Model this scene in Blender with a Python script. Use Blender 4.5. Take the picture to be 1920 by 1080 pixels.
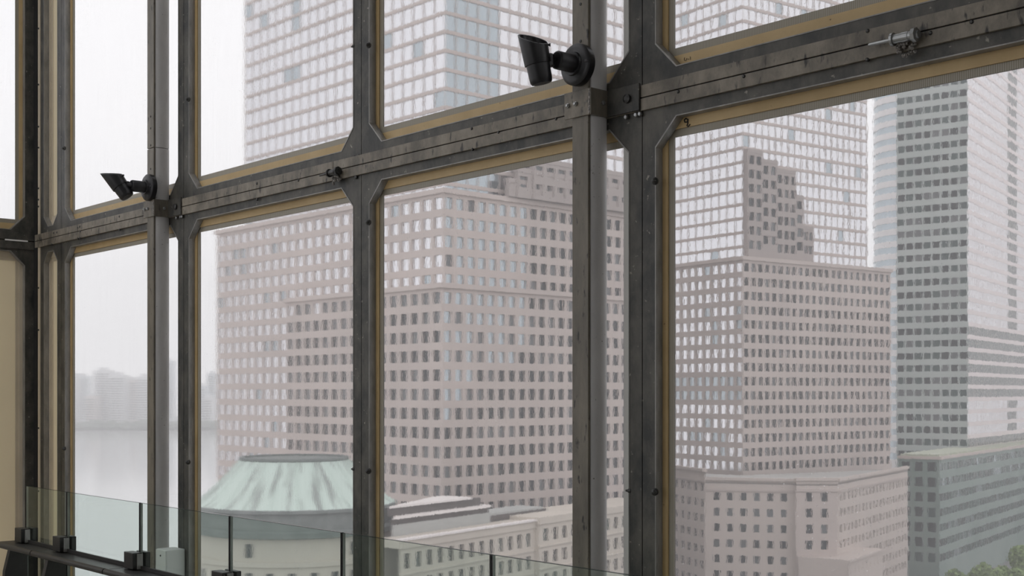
import bpy, math, random
from mathutils import Vector
random.seed(7)
R = random.random
S = bpy.context.scene
C = S.collection
for o in list(bpy.data.objects):
    bpy.data.objects.remove(o)

# ------------------------------------------------------------------ camera, sky, light, exposure
F = 2350.0                    # focal length in pixels of the 1920 wide frame
HZ = 737.0                    # row of the horizon
EYE = 1.6
FW = (-0.7467, 0.6652)        # camera forward in plan: X runs along the window wall, Y points out of it
RT = (0.6652, 0.7467)
cam = bpy.data.cameras.new('camera')
camo = bpy.data.objects.new('camera', cam)
C.objects.link(camo)
camo.location = (0, 0, EYE)
camo.rotation_euler = (math.pi / 2, 0, math.atan2(0.7467, 0.6652))
cam.sensor_width = 36.0
cam.lens = F / 1920 * 36
cam.shift_y = (HZ - 540) / 1920
cam.clip_start = 0.05
cam.clip_end = 9000
S.camera = camo

W = bpy.data.worlds.new('overcast_sky')
S.world = W
W.use_nodes = True
nt = W.node_tree
nt.nodes.clear()
wo = nt.nodes.new('ShaderNodeOutputWorld')
bg = nt.nodes.new('ShaderNodeBackground')
tc = nt.nodes.new('ShaderNodeTexCoord')
nz = nt.nodes.new('ShaderNodeTexNoise')
nz.inputs['Scale'].default_value = 1.6
nz.inputs['Detail'].default_value = 3
cr = nt.nodes.new('ShaderNodeValToRGB')
cr.color_ramp.elements[0].position = 0.35
cr.color_ramp.elements[0].color = (0.90, 0.895, 0.925, 1)
cr.color_ramp.elements[1].position = 0.65
cr.color_ramp.elements[1].color = (1.0, 0.985, 1.0, 1)
nt.links.new(tc.outputs['Generated'], nz.inputs['Vector'])
nt.links.new(nz.outputs['Fac'], cr.inputs['Fac'])
nt.links.new(cr.outputs['Color'], bg.inputs['Color'])
bg.inputs['Strength'].default_value = 1.22
nt.links.new(bg.outputs[0], wo.inputs['Surface'])

S.view_settings.view_transform = 'Standard'
S.view_settings.look = 'None'
S.view_settings.gamma = 1
S.view_settings.use_curve_mapping = False
S.view_settings.exposure = 0.0
try:
    S.cycles.volume_bounces = 2
    S.cycles.max_bounces = 8
    S.cycles.transmission_bounces = 8
    S.cycles.transparent_max_bounces = 8
except Exception:
    pass

# ------------------------------------------------------------------ helpers
def tag(o, label=None, cat=None, group=None, kind=None):
    if label: o['label'] = label
    if cat: o['category'] = cat
    if group: o['group'] = group
    if kind: o['kind'] = kind
    return o

def empty(name, loc=(0, 0, 0)):
    o = bpy.data.objects.new(name, None)
    o.empty_display_size = 0.1
    C.objects.link(o)
    o.location = loc
    return o

def origin(o):
    v = Vector((0, 0, 0))
    while o is not None:
        v = v + Vector(o.location)
        o = o.parent
    return v

class MB:
    """collects shapes in world coordinates; build() links them as one mesh object"""
    def __init__(s):
        s.v = []; s.f = []; s.m = []; s.cur = 0
    def face(s, pts):
        b = len(s.v)
        s.v.extend([tuple(p) for p in pts])
        s.f.append(tuple(range(b, b + len(pts)))); s.m.append(s.cur)
    def add(s, vs, fs):
        b = len(s.v)
        s.v.extend([tuple(p) for p in vs])
        for f in fs:
            s.f.append(tuple(b + i for i in f)); s.m.append(s.cur)
    def box(s, x0, x1, y0, y1, z0, z1, mp=None):
        vs = [(x, y, z) for z in (z0, z1) for y in (y0, y1) for x in (x0, x1)]
        if mp: vs = [mp(*p) for p in vs]
        s.add(vs, [(0, 2, 3, 1), (4, 5, 7, 6), (0, 1, 5, 4), (2, 6, 7, 3), (0, 4, 6, 2), (1, 3, 7, 5)])
    def obox(s, p, a, b, c):
        """box from corner p with edge vectors a, b, c"""
        p, a, b, c = Vector(p), Vector(a), Vector(b), Vector(c)
        vs = [p, p + a, p + b, p + a + b, p + c, p + a + c, p + b + c, p + a + b + c]
        s.add(vs, [(0, 2, 3, 1), (4, 5, 7, 6), (0, 1, 5, 4), (2, 6, 7, 3), (0, 4, 6, 2), (1, 3, 7, 5)])
    def prism(s, poly, z0, z1):
        n = len(poly)
        vs = [(x, y, z0) for x, y in poly] + [(x, y, z1) for x, y in poly]
        fs = [tuple(range(n))[::-1], tuple(range(n, 2 * n))]
        fs += [(i, (i + 1) % n, n + (i + 1) % n, n + i) for i in range(n)]
        s.add(vs, fs)
    def lathe(s, c, axis, prof, n=24, caps=True):
        """prof: list of (radius, height along axis) from base point c"""
        a = Vector(axis).normalized()
        t = Vector((0, 0, 1)) if abs(a.z) < 0.9 else Vector((1, 0, 0))
        e = a.cross(t).normalized(); g = a.cross(e)
        c = Vector(c); vs = []; fs = []
        for r, h in prof:
            for i in range(n):
                q = 2 * math.pi * i / n
                vs.append(c + a * h + e * (r * math.cos(q)) + g * (r * math.sin(q)))
        for k in range(len(prof) - 1):
            for i in range(n):
                j = (i + 1) % n
                fs.append((k * n + i, k * n + j, (k + 1) * n + j, (k + 1) * n + i))
        if caps:
            fs.append(tuple(range(n))[::-1]); fs.append(tuple(range((len(prof) - 1) * n, len(prof) * n)))
        s.add(vs, fs)
    def tube(s, pts, r, n=8, closed=False):
        pts = [Vector(p) for p in pts]; m = len(pts); vs = []; fs = []
        for k in range(m):
            if closed: d = pts[(k + 1) % m] - pts[k - 1]
            else: d = pts[min(k + 1, m - 1)] - pts[max(k - 1, 0)]
            d.normalize()
            t = Vector((0, 1, 0)) if abs(d.y) < 0.9 else Vector((1, 0, 0))
            e = d.cross(t).normalized(); g = d.cross(e)
            for i in range(n):
                q = 2 * math.pi * i / n
                vs.append(pts[k] + e * (r * math.cos(q)) + g * (r * math.sin(q)))
        for k in range(m if closed else m - 1):
            k2 = (k + 1) % m
            for i in range(n):
                j = (i + 1) % n
                fs.append((k * n + i, k * n + j, k2 * n + j, k2 * n + i))
        if not closed:
            fs.append(tuple(range(n))[::-1]); fs.append(tuple(range((m - 1) * n, m * n)))
        s.add(vs, fs)
    def build(s, name, mat, parent=None, loc=None, smooth=False, bevel=0):
        o0 = origin(parent) if parent else Vector((0, 0, 0))
        l = Vector(loc) if loc else (Vector((0, 0, 0)) if parent else Vector(s.v[0]))
        off = o0 + l
        me = bpy.data.meshes.new(name)
        me.from_pydata([(x - off.x, y - off.y, z - off.z) for x, y, z in s.v], [], s.f)
        mats = mat if isinstance(mat, (list, tuple)) else [mat]
        for m in mats: me.materials.append(m)
        if len(mats) > 1:
            me.polygons.foreach_set('material_index', s.m)
        if smooth:
            me.polygons.foreach_set('use_smooth', [True] * len(me.polygons))
        me.update()
        o = bpy.data.objects.new(name, me)
        C.objects.link(o)
        o.location = l
        if parent: o.parent = parent
        if bevel:
            b = o.modifiers.new('bevel', 'BEVEL'); b.width = bevel; b.segments = 2; b.limit_method = 'ANGLE'
        if smooth:
            try: me.set_sharp_from_angle(angle=math.radians(40))
            except Exception: pass
        return o

def inst(mesh, name, loc, parent, yaw=0.0):
    o = bpy.data.objects.new(name, mesh)
    C.objects.link(o)
    o0 = origin(parent) if parent else Vector((0, 0, 0))
    o.location = Vector(loc) - o0
    o.rotation_euler = (0, 0, yaw)
    o.parent = parent
    return o

# pixel column + depth -> plan position; pixel row + depth -> height (to survey the photograph)
def P(px, D):
    r = (px - 960) / F * D
    return Vector((FW[0] * D + RT[0] * r, FW[1] * D + RT[1] * r))
def Zp(py, D): return EYE + (HZ - py) * D / F
def depth(p): return FW[0] * p[0] + FW[1] * p[1]
def pix(p):
    D = depth(p); return 960 + F * (RT[0] * p[0] + RT[1] * p[1]) / D
def vdir(xv):
    v = P(xv, 1.0); return v.normalized()
def reach(p0, d, px):
    r = (px - 960) / F
    R0 = RT[0] * p0[0] + RT[1] * p0[1]; Rd = RT[0] * d[0] + RT[1] * d[1]
    return (r * depth(p0) - R0) / (Rd - r * depth(d))

# ------------------------------------------------------------------ materials
M = {}
def mat(name, col, rough=0.6, metal=0.0, spec=0.5):
    m = bpy.data.materials.new(name); m.use_nodes = True
    b = m.node_tree.nodes['Principled BSDF']
    b.inputs['Base Color'].default_value = (*col, 1)
    b.inputs['Roughness'].default_value = rough
    b.inputs['Metallic'].default_value = metal
    b.inputs['Specular IOR Level'].default_value = spec
    M[name] = m
    return m

def noisy(name, c1, c2, scale=(8, 8, 8), rough=0.6, metal=0.0, lo=0.35, hi=0.65, detail=6, bump=0.0, c3=None, s3=60, lo3=.62, hi3=.7, spec=0.5, zs3=1.0):
    m = mat(name, c1, rough, metal, spec)
    t = m.node_tree; b = t.nodes['Principled BSDF']
    tc = t.nodes.new('ShaderNodeTexCoord'); mp = t.nodes.new('ShaderNodeMapping')
    geo = t.nodes.new('ShaderNodeNewGeometry')
    mp.inputs['Scale'].default_value = scale
    t.links.new(geo.outputs['Position'], mp.inputs['Vector'])
    n = t.nodes.new('ShaderNodeTexNoise'); n.inputs['Scale'].default_value = 1; n.inputs['Detail'].default_value = detail
    n.inputs['Roughness'].default_value = 0.65
    t.links.new(mp.outputs[0], n.inputs['Vector'])
    r = t.nodes.new('ShaderNodeValToRGB')
    r.color_ramp.elements[0].position = lo; r.color_ramp.elements[0].color = (*c1, 1)
    r.color_ramp.elements[1].position = hi; r.color_ramp.elements[1].color = (*c2, 1)
    t.links.new(n.outputs['Fac'], r.inputs['Fac'])
    out = r.outputs['Color']
    if c3:
        n3 = t.nodes.new('ShaderNodeTexNoise'); n3.inputs['Scale'].default_value = s3; n3.inputs['Detail'].default_value = 4
        mp3 = t.nodes.new('ShaderNodeMapping'); mp3.inputs['Scale'].default_value = (1, 1, zs3)
        t.links.new(geo.outputs['Position'], mp3.inputs['Vector']); t.links.new(mp3.outputs[0], n3.inputs['Vector'])
        r3 = t.nodes.new('ShaderNodeMapRange')
        r3.inputs['From Min'].default_value = lo3; r3.inputs['From Max'].default_value = hi3
        t.links.new(n3.outputs['Fac'], r3.inputs['Value'])
        mx = t.nodes.new('ShaderNodeMix'); mx.data_type = 'RGBA'
        t.links.new(r3.outputs[0], mx.inputs['Factor'])
        t.links.new(out, mx.inputs['A']); mx.inputs['B'].default_value = (*c3, 1)
        out = mx.outputs['Result']
    t.links.new(out, b.inputs['Base Color'])
    if bump:
        bp = t.nodes.new('ShaderNodeBump'); bp.inputs['Strength'].default_value = bump; bp.inputs['Distance'].default_value = 0.002
        t.links.new(n.outputs['Fac'], bp.inputs['Height']); t.links.new(bp.outputs[0], b.inputs['Normal'])
    return m

noisy('steel_frame', (0.028, 0.029, 0.027), (0.115, 0.108, 0.090), (10, 10, 6), 0.5, 0.0, lo=.36, hi=.70, detail=9, bump=0.3, c3=(0.30, 0.28, 0.24), s3=45, lo3=.68, hi3=.76)
noisy('steel_bar', (0.085, 0.076, 0.060), (0.30, 0.265, 0.21), (11, 11, 7), 0.5, 0.0, lo=.30, hi=.68, detail=9, bump=0.3, c3=(0.022, 0.02, 0.018), s3=40, lo3=.60, hi3=.70, zs3=.35)
noisy('steel_core', (0.012, 0.012, 0.012), (0.02, 0.02, 0.02), (5, 5, 5), 0.8)
noisy('column_paint', (0.50, 0.495, 0.49), (0.62, 0.615, 0.61), (6, 6, 2), 0.45, 0.0, c3=(0.20, 0.19, 0.17), s3=70, lo3=.68, hi3=.74)
noisy('column_plate', (0.10, 0.09, 0.072), (0.24, 0.215, 0.17), (12, 12, 3), 0.5, 0.0, lo=.3, hi=.7, detail=8, bump=0.2, c3=(0.03, 0.028, 0.025), s3=40, lo3=.64, hi3=.72, zs3=.4)
noisy('lip', (0.20, 0.197, 0.185), (0.34, 0.33, 0.31), (20, 20, 6), 0.4, 0.2)
noisy('ochre_frame', (0.50, 0.36, 0.175), (0.60, 0.445, 0.23), (4, 4, 4), 0.55, c3=(0.16, 0.11, 0.05), s3=50, lo3=.72, hi3=.78)
def translucent(name, c, k):
    # thin sheet that lets some of the daylight behind it through
    m = bpy.data.materials.new(name); m.use_nodes = True; M[name] = m
    t = m.node_tree; t.nodes.clear()
    o = t.nodes.new('ShaderNodeOutputMaterial')
    geo = t.nodes.new('ShaderNodeNewGeometry')
    n = t.nodes.new('ShaderNodeTexNoise'); n.inputs['Scale'].default_value = 2.5; n.inputs['Detail'].default_value = 4
    t.links.new(geo.outputs['Position'], n.inputs['Vector'])
    r = t.nodes.new('ShaderNodeMix'); r.data_type = 'RGBA'
    r.inputs['A'].default_value = (*[x * .92 for x in c], 1); r.inputs['B'].default_value = (*c, 1)
    t.links.new(n.outputs['Fac'], r.inputs['Factor'])
    d = t.nodes.new('ShaderNodeBsdfDiffuse'); tl = t.nodes.new('ShaderNodeBsdfTranslucent')
    t.links.new(r.outputs['Result'], d.inputs['Color']); t.links.new(r.outputs['Result'], tl.inputs['Color'])
    mx = t.nodes.new('ShaderNodeMixShader'); mx.inputs['Fac'].default_value = k
    t.links.new(d.outputs[0], mx.inputs[1]); t.links.new(tl.outputs[0], mx.inputs[2]); t.links.new(mx.outputs[0], o.inputs['Surface'])
translucent('beige_panel', (0.86, 0.79, 0.63), 0.45)
translucent('pale_glint', (0.90, 0.90, 0.87), 0.1)  # pale colour stands in for light at the pane edge
noisy('beige_strip', (0.55, 0.48, 0.36), (0.62, 0.54, 0.41), (5, 5, 5), 0.55)
mat('bolt', (0.06, 0.06, 0.058), 0.35, 0.6)
mat('bolt_bright', (0.35, 0.36, 0.36), 0.3, 0.8)
mat('ink', (0.01, 0.01, 0.01), 0.6)
noisy('weld', (0.05, 0.045, 0.04), (0.42, 0.40, 0.37), (160, 160, 160), 0.4, 0.3)
mat('spot_black', (0.012, 0.012, 0.014), 0.38)
mat('spot_rim', (0.10, 0.10, 0.105), 0.35)
mat('spot_glass', (0.03, 0.03, 0.035), 0.05)
noisy('dark_rail', (0.016, 0.0155, 0.014), (0.032, 0.030, 0.027), (6, 6, 6), 0.4, 0.0, spec=0.35)
mat('gasket_black', (0.008, 0.008, 0.008), 0.5)
mat('grey_box', (0.80, 0.82, 0.80), 0.5)
mat('white_light_leak', (0.9, 0.9, 0.88), 0.5)  # white colour used for daylight leaking at the corner
noisy('floor_stone', (0.42, 0.39, 0.34), (0.50, 0.465, 0.41), (3, 3, 3), 0.4)
noisy('plaster', (0.42, 0.41, 0.39), (0.47, 0.46, 0.44), (2, 2, 2), 0.8)

def ribbed():
    m = mat('ribbed_strip', (0.25, 0.24, 0.21), 0.5)
    t = m.node_tree; b = t.nodes['Principled BSDF']
    geo = t.nodes.new('ShaderNodeNewGeometry')
    sx = t.nodes.new('ShaderNodeSeparateXYZ'); t.links.new(geo.outputs['Position'], sx.inputs[0])
    ad = t.nodes.new('ShaderNodeMath'); ad.operation = 'ADD'
    t.links.new(sx.outputs['X'], ad.inputs[0]); t.links.new(sx.outputs['Y'], ad.inputs[1])
    mu = t.nodes.new('ShaderNodeMath'); mu.operation = 'MULTIPLY'; mu.inputs[1].default_value = 900
    t.links.new(ad.outputs[0], mu.inputs[0])
    sn = t.nodes.new('ShaderNodeMath'); sn.operation = 'SINE'; t.links.new(mu.outputs[0], sn.inputs[0])
    mr = t.nodes.new('ShaderNodeMapRange'); mr.inputs['From Min'].default_value = -1
    t.links.new(sn.outputs[0], mr.inputs['Value'])
    mx = t.nodes.new('ShaderNodeMix'); mx.data_type = 'RGBA'
    mx.inputs['A'].default_value = (0.26, 0.235, 0.18, 1); mx.inputs['B'].default_value = (0.42, 0.39, 0.32, 1)
    t.links.new(mr.outputs[0], mx.inputs['Factor']); t.links.new(mx.outputs['Result'], b.inputs['Base Color'])
ribbed()

def window_glass():
    m = bpy.data.materials.new('window_glass'); m.use_nodes = True; M['window_glass'] = m
    t = m.node_tree; t.nodes.clear()
    o = t.nodes.new('ShaderNodeOutputMaterial')
    geo = t.nodes.new('ShaderNodeNewGeometry')
    mp = t.nodes.new('ShaderNodeMapping'); mp.inputs['Scale'].default_value = (110, 110, 45)
    t.links.new(geo.outputs['Position'], mp.inputs['Vector'])
    n = t.nodes.new('ShaderNodeTexNoise'); n.inputs['Scale'].default_value = 1; n.inputs['Detail'].default_value = 3
    t.links.new(mp.outputs[0], n.inputs['Vector'])
    bp = t.nodes.new('ShaderNodeBump'); bp.inputs['Strength'].default_value = 1.0; bp.inputs['Distance'].default_value = 0.000016
    t.links.new(n.outputs['Fac'], bp.inputs['Height'])
    rf = t.nodes.new('ShaderNodeBsdfRefraction'); rf.inputs['IOR'].default_value = 1.45
    rf.inputs['Roughness'].default_value = 0.020; rf.inputs['Color'].default_value = (0.985, 0.985, 0.985, 1)
    t.links.new(bp.outputs[0], rf.inputs['Normal'])
    # film of dust and dried rain on the glass: scatters some daylight through
    tl = t.nodes.new('ShaderNodeBsdfTranslucent'); tl.inputs['Color'].default_value = (0.95, 0.93, 0.93, 1)
    mp2 = t.nodes.new('ShaderNodeMapping'); mp2.inputs['Scale'].default_value = (90, 90, 3)
    t.links.new(geo.outputs['Position'], mp2.inputs['Vector'])
    n2 = t.nodes.new('ShaderNodeTexNoise'); n2.inputs['Scale'].default_value = 1; n2.inputs['Detail'].default_value = 4
    t.links.new(mp2.outputs[0], n2.inputs['Vector'])
    mr = t.nodes.new('ShaderNodeMapRange'); mr.inputs['From Min'].default_value = 0.3; mr.inputs['From Max'].default_value = 0.7
    mr.inputs['To Min'].default_value = 0.035; mr.inputs['To Max'].default_value = 0.06
    t.links.new(n2.outputs['Fac'], mr.inputs['Value'])
    # dried drops
    vo = t.nodes.new('ShaderNodeTexVoronoi'); vo.inputs['Scale'].default_value = 42; t.links.new(geo.outputs['Position'], vo.inputs['Vector'])
    lt = t.nodes.new('ShaderNodeMath'); lt.operation = 'LESS_THAN'; lt.inputs[1].default_value = 0.10; t.links.new(vo.outputs['Distance'], lt.inputs[0])
    n5 = t.nodes.new('ShaderNodeTexNoise'); n5.inputs['Scale'].default_value = 2.2; t.links.new(geo.outputs['Position'], n5.inputs['Vector'])
    m5 = t.nodes.new('ShaderNodeMapRange'); m5.inputs['From Min'].default_value = 0.5; m5.inputs['From Max'].default_value = 0.7; m5.inputs['To Max'].default_value = 0.35
    t.links.new(n5.outputs['Fac'], m5.inputs['Value'])
    m6 = t.nodes.new('ShaderNodeMath'); m6.operation = 'MULTIPLY_ADD'
    t.links.new(lt.outputs[0], m6.inputs[0]); t.links.new(m5.outputs[0], m6.inputs[1]); t.links.new(mr.outputs[0], m6.inputs[2])
    mx = t.nodes.new('ShaderNodeMixShader')
    t.links.new(m6.outputs[0], mx.inputs['Fac']); t.links.new(rf.outputs[0], mx.inputs[1]); t.links.new(tl.outputs[0], mx.inputs[2])
    t.links.new(mx.outputs[0], o.inputs['Surface'])
window_glass()

def rail_glass():
    m = bpy.data.materials.new('rail_glass'); m.use_nodes = True; M['rail_glass'] = m
    t = m.node_tree; t.nodes.clear()
    o = t.nodes.new('ShaderNodeOutputMaterial')
    tr = t.nodes.new('ShaderNodeBsdfTransparent'); tr.inputs['Color'].default_value = (0.90, 0.945, 0.925, 1)
    gl = t.nodes.new('ShaderNodeBsdfGlossy'); gl.inputs['Roughness'].default_value = 0.02; gl.inputs['Color'].default_value = (0.9, 1, 0.96, 1)
    fr = t.nodes.new('ShaderNodeFresnel'); fr.inputs['IOR'].default_value = 1.4
    mx = t.nodes.new('ShaderNodeMixShader')
    ge = t.nodes.new('ShaderNodeNewGeometry')      # reflect on the outer faces only
    sb = t.nodes.new('ShaderNodeMath'); sb.operation = 'SUBTRACT'; sb.inputs[0].default_value = 1.0; sb.use_clamp = True
    t.links.new(ge.outputs['Backfacing'], sb.inputs[1])
    mu = t.nodes.new('ShaderNodeMath'); mu.operation = 'MULTIPLY'
    t.links.new(fr.outputs[0], mu.inputs[0]); t.links.new(sb.outputs[0], mu.inputs[1])
    t.links.new(mu.outputs[0], mx.inputs['Fac']); t.links.new(tr.outputs[0], mx.inputs[1]); t.links.new(gl.outputs[0], mx.inputs[2])
    t.links.new(mx.outputs[0], o.inputs['Surface'])
rail_glass()
mat('rail_glass_edge', (0.015, 0.035, 0.03), 0.15)

# outside
noisy('granite', (0.46, 0.395, 0.368), (0.52, 0.447, 0.415), (0.05, 0.05, 0.05), 0.7)
noisy('granite_pale', (0.50, 0.435, 0.40), (0.56, 0.487, 0.448), (0.05, 0.05, 0.05), 0.7)
noisy('granite_reflection', (0.34, 0.295, 0.28), (0.38, 0.33, 0.31), (0.05, 0.05, 0.05), 0.7)  # darker copy of granite for the blocks that imitate a reflection
noisy('limestone', (0.50, 0.455, 0.40), (0.58, 0.52, 0.455), (0.08, 0.08, 0.08), 0.75)
noisy('roof_gravel', (0.40, 0.39, 0.375), (0.46, 0.45, 0.43), (0.4, 0.4, 0.4), 0.8)
noisy('white_roof', (0.74, 0.69, 0.67), (0.80, 0.75, 0.73), (0.3, 0.3, 0.3), 0.6)
noisy('louvre', (0.075, 0.065, 0.06), (0.11, 0.095, 0.09), (0.5, 0.5, 0.5), 0.6)
noisy('grey_metal', (0.36, 0.365, 0.35), (0.42, 0.425, 0.41), (0.3, 0.3, 2), 0.6)
noisy('copper_band', (0.13, 0.15, 0.142), (0.20, 0.22, 0.21), (0.4, 0.4, 0.4), 0.6)
noisy('green_roof', (0.36, 0.39, 0.29), (0.46, 0.47, 0.40), (0.3, 0.3, 0.3), 0.9)
noisy('tower_white', (0.74, 0.72, 0.72), (0.80, 0.78, 0.78), (0.02, 0.02, 0.02), 0.4)
noisy('tower_grey', (0.36, 0.395, 0.38), (0.44, 0.475, 0.46), (0.03, 0.03, 0.03), 0.5)
noisy('tower_green', (0.15, 0.21, 0.187), (0.24, 0.295, 0.27), (0.03, 0.03, 0.03), 0.5)
noisy('tower_pink', (0.68, 0.60, 0.59), (0.74, 0.66, 0.65), (0.03, 0.03, 0.03), 0.4)
mat('pane_silver', (0.72, 0.72, 0.745), 0.12, 0.9)  # on the stone towers, pane tones by area stand in for reflections
mat('pane_blue', (0.40, 0.45, 0.48), 0.15, 0.75)
mat('pane_dark', (0.028, 0.033, 0.036), 0.15, 0.0, 0.35)
mat('pane_mid', (0.13, 0.137, 0.142), 0.15, 0.1, 0.4)
mat('pane_green', (0.055, 0.085, 0.082), 0.15, 0.1, 0.4)
noisy('asphalt', (0.14, 0.14, 0.14), (0.2, 0.2, 0.195), (0.1, 0.1, 0.1), 0.9)
noisy('leaf', (0.15, 0.23, 0.07), (0.27, 0.36, 0.14), (0.6, 0.6, 0.6), 0.8)
noisy('far_leaf', (0.09, 0.11, 0.09), (0.13, 0.15, 0.12), (0.05, 0.05, 0.05), 0.9)
noisy('bark', (0.10, 0.08, 0.06), (0.15, 0.12, 0.09), (2, 2, 1), 0.9)
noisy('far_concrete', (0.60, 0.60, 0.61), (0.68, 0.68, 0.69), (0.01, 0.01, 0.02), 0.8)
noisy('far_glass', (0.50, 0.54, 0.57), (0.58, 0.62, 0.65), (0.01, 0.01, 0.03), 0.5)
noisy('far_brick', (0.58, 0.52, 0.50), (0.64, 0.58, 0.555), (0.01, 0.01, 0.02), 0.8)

def copper_dome():
    m = mat('copper_dome', (0.5, 0.6, 0.54), 0.6)
    t = m.node_tree; b = t.nodes['Principled BSDF']
    tc = t.nodes.new('ShaderNodeTexCoord')
    sp = t.nodes.new('ShaderNodeSeparateXYZ'); t.links.new(tc.outputs['Object'], sp.inputs[0])
    at = t.nodes.new('ShaderNodeMath'); at.operation = 'ARCTAN2'
    t.links.new(sp.outputs['Y'], at.inputs[0]); t.links.new(sp.outputs['X'], at.inputs[1])
    cb = t.nodes.new('ShaderNodeCombineXYZ')
    s1 = t.nodes.new('ShaderNodeMath'); s1.operation = 'MULTIPLY'; s1.inputs[1].default_value = 7.0
    t.links.new(at.outputs[0], s1.inputs[0]); t.links.new(s1.outputs[0], cb.inputs['X'])
    s2 = t.nodes.new('ShaderNodeMath'); s2.operation = 'MULTIPLY'; s2.inputs[1].default_value = 0.10
    t.links.new(sp.outputs['Z'], s2.inputs[0]); t.links.new(s2.outputs[0], cb.inputs['Y'])
    n = t.nodes.new('ShaderNodeTexNoise'); n.inputs['Scale'].default_value = 1.1; n.inputs['Detail'].default_value = 4
    t.links.new(cb.outputs[0], n.inputs['Vector'])
    r = t.nodes.new('ShaderNodeValToRGB')
    e = r.color_ramp.elements
    e[0].position = 0.52; e[0].color = (0.50, 0.595, 0.54, 1)
    e[1].position = 0.62; e[1].color = (0.25, 0.28, 0.26, 1)
    t.links.new(n.outputs['Fac'], r.inputs['Fac']); t.links.new(r.outputs['Color'], b.inputs['Base Color'])
copper_dome()

def water():
    m = mat('river', (0.52, 0.525, 0.525), 0.10)
    t = m.node_tree; b = t.nodes['Principled BSDF']
    geo = t.nodes.new('ShaderNodeNewGeometry')
    n = t.nodes.new('ShaderNodeTexNoise'); n.inputs['Scale'].default_value = 0.15; n.inputs['Detail'].default_value = 5
    t.links.new(geo.outputs['Position'], n.inputs['Vector'])
    bp = t.nodes.new('ShaderNodeBump'); bp.inputs['Strength'].default_value = 0.3; bp.inputs['Distance'].default_value = 0.15
    t.links.new(n.outputs['Fac'], bp.inputs['Height']); t.links.new(bp.outputs[0], b.inputs['Normal'])
water()

# ------------------------------------------------------------------ the room
YW = 3.4325        # room face of the steel window wall
XL = -9.0          # room face of the left wall
ZB = 2.685         # seam of the transom
MOD = 1.8
MX = [-8.531, -6.731, -4.931, -3.131, -1.331, 0.469]
Z0, Z1 = 0.06, 5.30
def main(u, w, z): return (u, YW + w, z)
def left(u, w, z): return (XL - w, u, z)

b = MB(); b.box(-9.2, 7.0, -7.0, YW + 0.09, -0.3, 0.0)
tag(b.build('floor', M['floor_stone']), 'grey stone floor of the viewing hall', 'floor', kind='structure')
b = MB()                       # added opening over the corner, unseen, to light the left end
b.box(-9.2, -8.4, -7.0, YW + 0.09, 6.3, 6.5); b.box(-4.6, 7.0, -7.0, YW + 0.09, 6.3, 6.5)
b.box(-8.4, -4.6, -7.0, -3.6, 6.3, 6.5); b.box(-8.4, -4.6, 2.9, YW + 0.09, 6.3, 6.5)
tag(b.build('ceiling', M['plaster']), 'pale ceiling with an added unseen light opening high above the window wall', 'ceiling', kind='structure')
b = MB()  # unseen back wall, openings sized to tune the room light
b.box(-9.2, 7.0, -7.2, -7.0, 0.0, 0.5); b.box(-9.2, 7.0, -7.2, -7.0, 5.8, 6.3)
for x in (-9.2, -4.6): b.box(x, x + 0.2, -7.2, -7.0, 0.5, 5.8)
b.box(-1.5, 7.0, -7.2, -7.0, 0.5, 5.8)
tag(b.build('wall_back', M['plaster']), 'pale wall with unseen openings shaped for light, opposite the steel window wall', 'wall', kind='structure')
b = MB(); b.box(-9.2, -9.0, -7.0, 1.55, 0.0, 1.0); b.box(-9.2, -9.0, -7.0, 1.55, 5.6, 6.3)  # unseen openings put in to brighten the left end
for y in (-7.0, -2.8, 1.35): b.box(-9.2, -9.0, y, y + 0.2, 1.0, 5.6)
tag(b.build('wall_left', M['plaster']), 'pale wall with unseen openings put in for light, left of the corner windows', 'wall', kind='structure')
b = MB()                       # right end wall, unseen opening sized to set the light
b.box(7.0, 7.2, -7.0, -6.6, 0.0, 6.3); b.box(7.0, 7.2, 3.1, YW, 0.0, 6.3)
b.box(7.0, 7.2, -6.6, 3.1, 0.0, 3.8); b.box(7.0, 7.2, -6.6, 3.1, 5.8, 6.3)
tag(b.build('wall_right', M['plaster']), 'pale end wall with an unseen high opening shaped for light', 'wall', kind='structure')
b = MB(); b.box(-9.05, 7.0, YW, YW + 0.08, Z1, 6.3); b.box(0.60, 7.0, YW, YW + 0.08, 0.0, Z1)
tag(b.build('wall_front', M['plaster']), 'plain wall above and beyond the steel windows', 'wall', kind='structure')
b = MB(); b.box(-9.2, -9.0, 1.55, YW + 0.1, Z1, 6.3)
tag(b.build('wall_upper', M['plaster']), 'plain wall strip above the left corner window', 'wall', kind='structure')

def ring(mb, outer, inner, w0, w1, mp, sides=True):
    """flat ring between a rectangle (4 pts) or n-gon and an inner n-gon, both lists of (u,z) of equal length"""
    n = len(outer)
    f = [mp(u, w0, z) for u, z in outer] + [mp(u, w0, z) for u, z in inner] + [mp(u, w1, z) for u, z in outer] + [mp(u, w1, z) for u, z in inner]
    fs = []
    for i in range(n):
        j = (i + 1) % n
        fs += [(i, j, n + j, n + i), (2 * n + j, 2 * n + i, 3 * n + i, 3 * n + j), (n + i, n + j, 3 * n + j, 3 * n + i), (j, i, 2 * n + i, 2 * n + j)]
    mb.add(f, fs)

def rect(u0, u1, z0, z1): return [(u0, z0), (u1, z0), (u1, z1), (u0, z1)]
def octa(u0, u1, z0, z1, c):
    return [(u0 + c, z0), (u1 - c, z0), (u1, z0 + c), (u1, z1 - c), (u1 - c, z1), (u0 + c, z1), (u0, z1 - c), (u0, z0 + c)]
def outer8(u0, u1, z0, z1, c):
    return [(u0 + c, z0), (u1 - c, z0), (u1, z0 + c), (u1, z1 - c), (u1 - c, z1), (u0 + c, z1), (u0, z1 - c), (u0, z0 + c)]

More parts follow.
